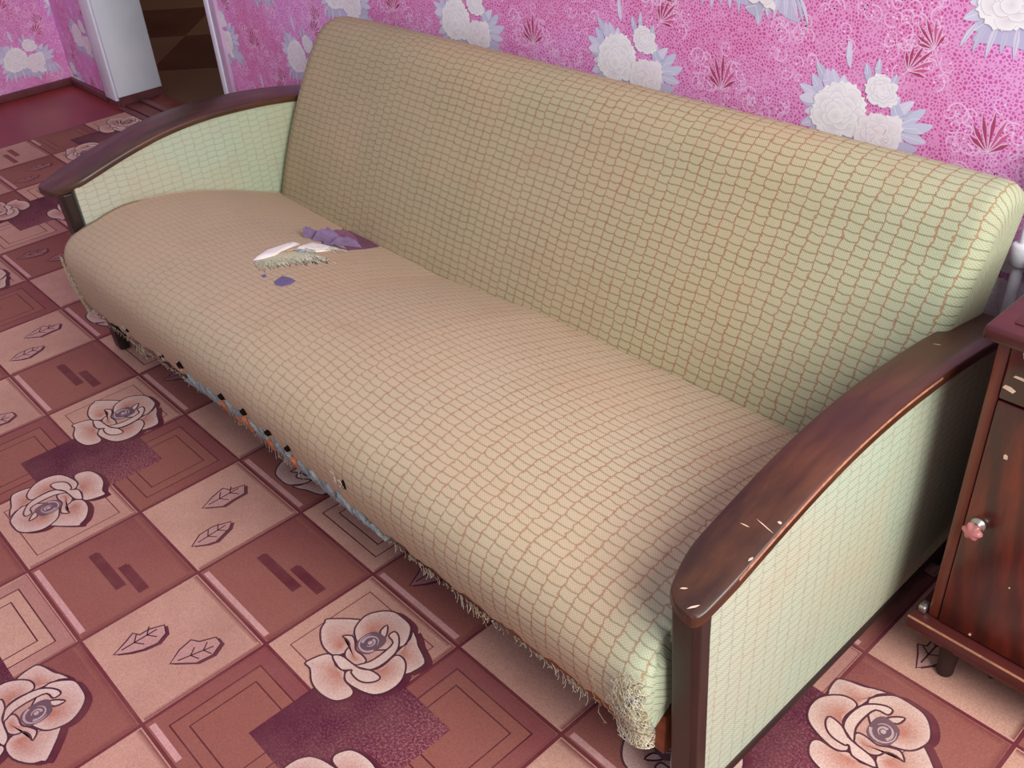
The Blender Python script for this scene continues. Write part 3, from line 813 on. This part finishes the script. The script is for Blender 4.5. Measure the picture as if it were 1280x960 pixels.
# grey-blue padding showing under the torn edge
def front_y(x, z):
    zb = seat_bottom(x)
    t_ = min(1, max(0, (z-zb)/(0.31-zb)))
    return -0.026-0.020*math.sin(t_*math.pi*0.5)
v = []; f = []
K = 120
for k in range(K):
    x = 0.70+0.78*k/(K-1); zb = seat_bottom(x)
    hh = (0.016+0.011*math.sin(k*0.9)+0.008*math.sin(k*2.3))*min(1, k/8, (K-1-k)/20)+0.004
    for q in range(5):
        z = zb-0.012+hh*1.35*q/4+0.004
        y = front_y(x, z)-0.0035-0.0035*math.sin(math.pi*q/4)-0.0015*math.sin(k*1.9+q)
        v.append((x, y, z))
    v.append((x, y+0.014, z)); v.append((x, -0.012, zb-0.006))
for k in range(K-1):
    for q in range(7):
        a = k*7+q; b = k*7+(q+1) % 7; f.append((a, a+7, b+7, b))
f.append(tuple(range(7))); f.append(tuple(range((K-1)*7, K*7))[::-1])
sub(mesh_obj('torn_padding', v, f, PAD_BLUE, smooth=True))
def blob(name, x, z, rx, rz, mat, dy=0.0, n=14, thick=0.005, seed=0, jag=0.25):
    r_ = random.Random(seed+int(x*1000)); v = []; 
    ring = []
    for k in range(n):
        a = 2*math.pi*k/n; s = 1+jag*(r_.random()-0.5)*2
        ring.append((x+rx*s*math.cos(a), z+rz*s*math.sin(a)))
    for (px, pz) in ring: v.append((px, front_y(px, pz)+0.004-dy, pz))
    for (px, pz) in ring: v.append((x+(px-x)*0.72, front_y(px, pz)-thick-dy, z+(pz-z)*0.72))
    v.append((x, front_y(x, z)-thick*1.15-dy, z))
    f = [(k, (k+1) % n, n+(k+1) % n, n+k) for k in range(n)]+[(n+k, n+(k+1) % n, 2*n) for k in range(n)]
    return sub(mesh_obj(name, v, f, mat, smooth=True))
for x, dz, rx, rz in ((0.905, 0.000, 0.016, 0.020), (1.005, 0.0, 0.014, 0.026), (1.090, -0.006, 0.022, 0.018), (1.185, 0.004, 0.013, 0.020), (0.955, -0.012, 0.02, 0.008)):
    blob('orange_foam', x, seat_bottom(x)+0.006+dz, rx, rz, FOAM_OR, dy=0.003, seed=3)
for x, z, rx, rz in ((0.424, 0.226, 0.006, 0.006), (0.737, 0.266, 0.006, 0.012), (0.924, 0.267, 0.007, 0.010), (1.026, 0.279, 0.007, 0.010), (1.118, 0.272, 0.009, 0.008), (1.191, 0.272, 0.006, 0.009), (1.393, 0.298, 0.0045, 0.016), (0.62, 0.235, 0.004, 0.005)):
    blob('hole', x, z, rx, rz, HOLE, dy=0.0, thick=0.0042 if z > 0.28 or x < 0.5 else 0.0085, jag=0.15)
lathe_y = front_y(0.424, 0.226)-0.007
sub(lathe('stud', [(0.0052, -0.003), (0.0055, 0.0), (0.004, 0.002), (0.002, 0.003)], METAL, None, (0.424, lathe_y, 0.226), axis='Y', seg=12))

# frayed threads: uncountable, one mesh
def threads(name, items, mat, rad=0.00048):
    v = []; f = []
    for pts in items:
        b = len(v)
        for i, p in enumerate(pts):
            for k in range(3):
                a = 2.094*k; v.append((p[0]+rad*math.cos(a), p[1]+rad*math.sin(a)*0.7, p[2]+rad*math.sin(a)))
        for i in range(len(pts)-1):
            for k in range(3):
                f.append((b+3*i+k, b+3*i+(k+1) % 3, b+3*i+3+(k+1) % 3, b+3*i+3+k))
    o = sub(mesh_obj(name, v, f, mat, smooth=True)); o['kind'] = 'stuff'; return o
r2 = random.Random(5)
def hang(x, z, L, out=0.004, sway=0.010, steps=6):
    pts = []; dx = (r2.random()-0.5)*sway; ph = r2.random()*6
    for i in range(steps):
        t_ = i/(steps-1)
        zz = z-L*t_
        pts.append((x+dx*t_+0.002*math.sin(ph+i*1.3), front_y(x, max(zz, seat_bottom(x)))-out-0.002*math.sin(ph+i), zz))
    return pts
A_ = []; B_ = []
for k in range(420):
    x = XA+0.015+r2.random()*1.97
    (A_ if r2.random() < .6 else B_).append(hang(x, seat_bottom(x)+0.010*r2.random(), 0.006+0.014*r2.random()**2, sway=0.012))
for c, n, sp, L in ((1.72, 22, 0.05, 0.035), (1.12, 40, 0.10, 0.035), (0.95, 22, 0.06, 0.028), (0.45, 18, 0.05, 0.03), (1.95, 26, 0.06, 0.03), (1.60, 12, 0.03, 0.028)):
    for k in range(n):
        x = c+r2.gauss(0, sp*0.5); x = min(max(x, XA+.01), XB-.02)
        (A_ if r2.random() < .7 else B_).append(hang(x, seat_bottom(x)+0.012*r2.random(), L*(0.4+0.7*r2.random()), sway=0.016))
# right corner: dense tangle; left corner too
def corner_pt(x, z, out):
    d = min(x-XA, XB-x); e = 0
    if d < RR: e = RR-math.sqrt(max(0, RR*RR-(RR-max(0, d))**2))
    yy = front_y(x, z)+e*0.8
    if yy > -0.006: x = min(max(x, 0.139), 2.086)
    return (x, yy-out, z)
for k in range(240):
    x = XB-0.004-abs(r2.gauss(0, 0.024)); zt = seat_bottom(2.1)+r2.random()**1.3*(0.155 if x > XB-0.05 else 0.10)
    L = 0.02+0.055*r2.random(); dx = (r2.random()-0.5)*0.03; ph = r2.random()*6; am = 0.002+0.005*r2.random()**2
    pts = []
    for i in range(7):
        t_ = i/6; zz = max(zt-L*t_, seat_bottom(2.1)-0.03); xx = min(XB-0.001, x+dx*t_+am*math.sin(ph+i*1.5))
        pts.append(corner_pt(xx, zz, 0.003+0.004*abs(math.sin(ph*2+i))))
    (A_ if r2.random() < .62 else B_).append(pts)
for k in range(170):
    x = XA+0.014+abs(r2.gauss(0, 0.022)); zt = seat_bottom(0.1)+r2.random()*0.17
    L = 0.01+0.03*r2.random(); dx = (r2.random()-0.5)*0.02; ph = r2.random()*6
    pts = []
    for i in range(5):
        t_ = i/4; pts.append(corner_pt(max(XA+0.013, x+dx*t_+0.002*math.sin(ph+i)), zt-L*t_, 0.001+0.007*abs(math.sin(ph+i))))
    (A_ if r2.random() < .6 else B_).append(pts)
# threads round the little holes
for hx, hz in ((1.393, 0.298), (0.737, 0.262), (0.424, 0.226), (0.62, 0.24), (1.37, 0.31), (0.905, .24), (1.185, .24), (1.05, 0.25)):
    for k in range(12):
        a = r2.random()*6.28; L = 0.008+0.010*r2.random(); pts = []
        for i in range(4):
            t_ = i/3; pts.append((hx+L*t_*math.cos(a)*0.6, 0, hz+L*t_*math.sin(a)))
        A_.append([(p[0], front_y(p[0], p[2])-0.004-0.003*q/3, p[2]) for q, p in enumerate(pts)])
threads('frayed_threads', A_, THREAD); threads('straw_threads', B_, THREAD_Y)
# exposed blue-green padding at the worn right corner
v = []; f = []
for k in range(13):
    z = seat_bottom(2.1)-0.004+0.105*k/12
    wdt = 0.026*math.sin(math.pi*min(1, (k+1)/13))+0.006
    for q in range(7):
        x = XB-0.003-wdt*2*q/6*(0.7+0.3*math.sin(k*1.3)); p = corner_pt(x, z, 0.0015 if 0 < q < 6 else -0.004); v.append(p)
for k in range(12):
    for q in range(6): f.append((k*7+q, k*7+q+1, k*7+q+8, k*7+q+7))
sub(mesh_obj('corner_padding', v, f, PAD_BLUE, smooth=True))

# --- the tear on the seat
def on_seat(pts, off, name, mat, curl=None, sub_n=1):
    """Thin patch following the seat; pts are (x, y)."""
    n = len(pts); cx = sum(p[0] for p in pts)/n; cy = sum(p[1] for p in pts)/n
    v = []; rings = (1.0, 0.85, 0.5)
    for ri, s in enumerate(rings):
        for k, (x, y) in enumerate(pts):
            xx, yy = cx+(x-cx)*s, cy+(y-cy)*s
            h = off*(0 if ri == 0 else 1)+(curl[k] if curl and ri == 0 else 0)
            v.append((xx, yy, seat_top(xx, yy)+0.0004+h))
    v.append((cx, cy, seat_top(cx, cy)+off*1.1))
    f = []
    for ri in range(2):
        for k in range(n): f.append((ri*n+k, ri*n+(k+1) % n, (ri+1)*n+(k+1) % n, (ri+1)*n+k))
    for k in range(n): f.append((2*n+k, 2*n+(k+1) % n, 3*n))
    o = mesh_obj(name, v, f, mat, smooth=True)
    return sub(o)
on_seat([(0.667,0.217),(0.631,0.271),(0.615,0.32),(0.597,0.372),(0.614,0.378),(0.634,0.337),(0.648,0.304),(0.668,0.275),(0.672,0.24)], 0.005, 'white_batting', BATTING)
on_seat([(0.648,0.345),(0.629,0.374),(0.612,0.412),(0.632,0.425),(0.655,0.442),(0.679,0.42),(0.682,0.386),(0.674,0.367)], 0.006, 'white_batting', BATTING)
on_seat([(0.652,0.335),(0.660,0.394),(0.695,0.368),(0.683,0.330)], 0.0035, 'grey_lining', PAD_BLUE)
on_seat([(0.515,0.455),(0.518,0.494),(0.585,0.47),(0.600,0.44),(0.568,0.428)], 0.0015, 'rust_lining', FOAM_OR)
on_seat([(0.555,0.528),(0.510,0.580),(0.490,0.610),(0.555,0.603),(0.656,0.582),(0.674,0.524),(0.682,0.470),(0.63,0.484)], 0.002, 'purple_lining', LINING)
on_seat([(0.801,0.193),(0.786,0.225),(0.808,0.233),(0.831,0.233),(0.839,0.212),(0.836,0.191),(0.820,0.186)], 0.0008, 'blue_patch', INK)
on_seat([(0.752,0.189),(0.752,0.2),(0.767,0.196),(0.768,0.186)], 0.0006, 'blue_patch', INK)
# raised torn flaps of violet lining
def flap(base, tip, mat, name='lining_flap'):
    (ax, ay), (bx, by) = base; tx, ty, th = tip
    v = []; f = []; N = 8; M = 5
    for sgn in (0, 1):
        for i in range(N):
            t_ = i/(N-1)
            for k in range(M):
                s = k/(M-1)
                wx = ax+(bx-ax)*(0.5+(s-0.5)*(1-t_*0.85)); wy = ay+(by-ay)*(0.5+(s-0.5)*(1-t_*0.85))
                x = wx+(tx-(ax+bx)/2)*t_; y = wy+(ty-(ay+by)/2)*t_
                z = seat_top(x, y)+0.001+th*math.sin(t_*math.pi*0.5)+0.004*math.sin(s*7+t_*4)*t_+sgn*0.0012
                v.append((x, y, z))
    o_ = N*M
    for i in range(N-1):
        for k in range(M-1):
            a = i*M+k; q = (a, a+1, a+M+1, a+M); f.append(q[::-1]); f.append(tuple(o_+w_ for w_ in q))
    sub(mesh_obj(name, v, f, mat, smooth=True))
flap(((0.590, 0.425), (0.640, 0.490)), (0.600, 0.470, 0.034), LINING_B)
flap(((0.565, 0.415), (0.600, 0.470)), (0.560, 0.430, 0.026), LINING_B)
flap(((0.630, 0.450), (0.668, 0.520)), (0.640, 0.500, 0.022), LINING_B)
flap(((0.640, 0.430), (0.690, 0.470)), (0.640, 0.425, 0.010), LINING_B)
flap(((0.580, 0.470), (0.620, 0.545)), (0.590, 0.520, 0.028), LINING)
on_seat([(0.672,0.225),(0.655,0.300),(0.662,0.345),(0.700,0.365),(0.716,0.341),(0.727,0.287),(0.728,0.245),(0.705,0.215)], 0.0012, 'thin_backing', BACKING)
# pale threads across the tear
it = []
for k in range(150):
    t_ = r2.random(); cx = 0.668+0.030*t_+0.02*r2.random(); cy = 0.215+0.16*t_
    L = 0.030+0.030*r2.random(); a = -0.25+0.5*r2.random()-0.2
    pts = []
    for i in range(5):
        s = i/4; x = cx+L*s*math.cos(a); y = cy+L*s*math.sin(a)
        pts.append((x, y, seat_top(x, y)+0.0012+0.003*math.sin(math.pi*s)*r2.random()))
    it.append(pts)
for k in range(40):
    cx = 0.66+0.03*r2.random(); cy = 0.34+0.11*r2.random(); a = r2.random()*6.28; L = 0.015+0.02*r2.random(); pts = []
    for i in range(4):
        s = i/3; x = cx+L*s*math.cos(a); y = cy+L*s*math.sin(a); pts.append((x, y, seat_top(x, y)+0.004+0.003*math.sin(3*s)))
    it.append(pts)
threads('tear_threads', it, THREAD, rad=0.0008)

# --- backrest
def back_profile(crown):
    """Closed section (y, z), starting low at the front, going up, over the top and down the rear."""
    P = [(0.560, 0.220)]
    a = (0.585, 0.290); b = (0.762, 0.665)
    nx, ny = -(b[1]-a[1]), (b[0]-a[0]); L = math.hypot(nx, ny); nx /= L; ny /= L
    for k in range(20):
        t_ = k/19; bul = 0.012*math.sin(math.pi*t_)
        P.append((a[0]+(b[0]-a[0])*t_+nx*bul, a[1]+(b[1]-a[1])*t_+ny*bul))
    for (y, z) in ((0.778, 0.694), (0.797, 0.719), (0.822, 0.741), (0.850, 0.753), (0.878, 0.756), (0.905, 0.750), (0.925, 0.736), (0.935, 0.716), (0.930, 0.690)):
        P.append((y, z+crown))
    for k in range(1, 9):
        t_ = k/8; P.append((0.930+(0.800-0.930)*t_, 0.690+(0.250-0.690)*t_))
    P.append((0.70, 0.20))
    return P
BXA, BXB = 0.138, 2.079
xs = sorted(set([BXA+(BXB-BXA)*k/110 for k in range(111)]+[BXA+0.001, BXA+0.004, BXA+0.009, BXB-0.001, BXB-0.004, BXB-0.009, BXB-.025]))
v = []; f = []; uv = []; cy, cz = 0.80, 0.50; RB = 0.034
for x in xs:
    d = min(x-BXA, BXB-x); e = 0
    if d < RB: e = RB-math.sqrt(max(0, RB*RB-(RB-d)**2))
    crown = interp(x, [0.1, 0.3, 0.6, 1.2, 1.9, 2.1], [-0.012, -0.004, 0, 0.004, 0.006, 0.004])
    acc = 0; prev = None; P = back_profile(crown)
    for (y, z) in P:
        if prev: acc += math.hypot(y-prev[0], z-prev[1])
        prev = (y, z)
        # inset towards the middle line of the cushion
        t_ = max(0, min(1, (z-0.25)/0.45)); my, mz = 0.69+0.16*t_, 0.25+0.42*t_
        dy, dz = my-y, mz-z; L = math.hypot(dy, dz) or 1
        v.append((x+0.020*t_*max(0, (x-1.6)/0.48), y+dy/L*e, z+dz/L*e)); uv.append((x, acc))
n = len(P)
for i in range(len(xs)-1):
    for q in range(n):
        a = i*n+q; a2 = i*n+(q+1) % n; f.append((a, a+n, a2+n, a2))
f.append(tuple(range(n))); f.append(tuple(range((len(xs)-1)*n, len(xs)*n))[::-1])
part(mesh_obj('backrest', v, f, FAB_BACK, uvs=uv, smooth=True))

# ------------------------------------------------------------ cabinet
CAB = empty('cabinet', (2.45, 0.74, 0.0), 'dark reddish veneered cabinet with a glass knob beside the right armrest', 'cabinet')
def cpart(o, parent=None):
    if parent is None: return sit(o, CAB)
    o.parent = parent; return o
CX, CR, CF, CBK = 2.231, 2.80, 0.550, 0.93
cpart(box('side_panel', (CX, CF+0.002, 0.125), (CX+0.018, CBK, 0.685), W_CAB, bev=0.002))
cpart(box('side_panel', (CR-0.018, CF+0.002, 0.125), (CR, CBK, 0.685), W_CAB, bev=0.002))
cpart(box('back_panel', (CX+0.018, CBK-0.01, 0.125), (CR-0.018, CBK, 0.685), W_CAB))
cpart(box('inner_shelf', (CX+0.018, CF+0.03, 0.560), (CR-0.018, CBK-0.01, 0.572), W_CAB))
cpart(box('bottom_board', (CX-0.022, CF-0.024, 0.098), (CR+0.02, CBK, 0.124), W_TOP, bev=0.0025))
cpart(box('worn_edge', (CX-0.0225, CF-0.0246, 0.1215), (CR+0.015, CF-0.0205, 0.1246), WORN, bev=0.0008))
cpart(box('apron', (CX+0.0, CF-0.004, 0.073), (CR, CF+0.014, 0.0975), W_TOP, bev=0.002))
dr = cpart(box('drawer', (CX+0.0195, CF-0.002, 0.590), (CR-0.0195, CF+0.016, 0.682), VENEER, bev=0.0025))
do = cpart(box('door', (CX+0.0195, CF-0.002, 0.127), (CR-0.0195, CF+0.016, 0.586), VENEER, bev=0.0025))
tp = cpart(box('top_board', (CX-0.016, CF-0.024, 0.6855), (CR+0.02, CBK+0.01, 0.708), W_TOP, bev=0.006, seg=3))
cpart(box('top_inlay', (CX+0.012, CF+0.006, 0.7078), (CR-0.01, CBK-0.02, 0.7100), W_TOP, bev=0.001), tp)
# knob: metal ring with a lobed glass body
kx, ky, kz = 2.272, CF-0.002, 0.362
cpart(lathe('knob_ring', [(0.010, 0.0), (0.0125, -0.003), (0.0115, -0.006), (0.007, -0.008), (0.005, -0.014)], METAL, None, (kx, ky, kz), axis='Y'), do)
v = []; f = []; SEG = 36
pr = [(0.004, -0.012), (0.009, -0.0135), (0.0135, -0.018), (0.0145, -0.022), (0.0125, -0.0265), (0.008, -0.029), (0.003, -0.030)]
for r_, y in pr:
    for k in range(SEG):
        a = 2*math.pi*k/SEG; rr = r_*(1+0.14*math.cos(6*a)); v.append((kx+rr*math.cos(a), ky+y, kz-0.002+rr*math.sin(a)))
for i in range(len(pr)-1):
    for k in range(SEG): f.append((i*SEG+k, i*SEG+(k+1) % SEG, (i+1)*SEG+(k+1) % SEG, (i+1)*SEG+k))
f.append(tuple(range(SEG))[::-1]); f.append(tuple(range((len(pr)-1)*SEG, len(pr)*SEG)))
kb = cpart(mesh_obj('glass_knob', v, f, KNOB, smooth=True), do); kb['label'] = 'rose tinted glass knob'
# turned tapered feet
for fx, fy in ((CX+0.048, CF+0.012), (CR-0.05, CF+0.012), (CX+0.048, CBK-0.05), (CR-0.05, CBK-0.05)):
    cpart(lathe('foot', [(0.013, 0.0), (0.0145, 0.004), (0.015, 0.03), (0.019, 0.07), (0.022, 0.091)], W_DARK, None, (fx, fy, 0.0068), seg=20))
# bare chipped veneer patches
def cchip(x, z, w_, h_, ang, par):
    ca, sa = math.cos(ang), math.sin(ang)
    pts = [(-w_, -h_), (w_*0.8, -h_*1.1), (w_, h_*0.4), (0, h_), (-w_*0.8, h_*0.7)]
    v = [(x+a*ca-b*sa, CF-0.0028, z+a*sa+b*ca) for a, b in pts]+[(x+a*ca-b*sa, CF-0.0019, z+a*sa+b*ca) for a, b in pts]
    f = [tuple(range(5)), (9, 8, 7, 6, 5)]+[(k, k+5, (k+1) % 5+5, (k+1) % 5) for k in range(5)]
    cpart(mesh_obj('bare_chip', v, f, CHIP), par)
for a in ((2.269, 0.678, 0.0035, 0.012, 0.35, dr), (2.262, 0.612, 0.009, 0.0035, -0.2, dr), (2.274, 0.634, 0.011, 0.002, -0.05, dr), (2.282, 0.50, 0.003, 0.004, 0.2, do), (2.305, 0.135, 0.002, 0.002, 0, do), (2.34, 0.27, 0.0012, 0.0012, 0, do)): cchip(*a)
cpart(box('metal_bracket', (CX-0.016, CF-0.005, 0.1245), (CX-0.003, CF+0.016, 0.140), METAL, bev=0.003))

# ------------------------------------------------------------ radiator behind the cabinet
RAD = empty('radiator', (2.5, 0.95, 0.0), 'white radiator with pipe and valve by the pink wall behind the cabinet', 'radiator')
def rpart(o): return sit(o, RAD)
rpart(lathe('pipe', [(0.010, 0.0), (0.010, 0.80)], PIPE, None, (2.092, 0.968, 0.002), seg=16))
rpart(lathe('valve_body', [(0.014, -0.020), (0.019, -0.016), (0.019, 0.018), (0.0145, 0.022)], PIPE, None, (2.092, 0.964, 0.602), seg=18))
rpart(lathe('valve_cap', [(0.013, 0.018), (0.020, 0.022), (0.021, 0.052), (0.017, 0.058)], PIPE, None, (2.092, 0.964, 0.600), axis='X', seg=18))
rpart(lathe('connector', [(0.009, 0.055), (0.009, 0.160)], PIPE, None, (2.092, 0.964, 0.600), axis='X', seg=14))
for k in range(7):
    x = 2.262+0.072*k
    rpart(box('radiator_section', (x, 0.942, 0.22), (x+0.066, 0.985, 0.695), PIPE, bev=0.012, seg=3))
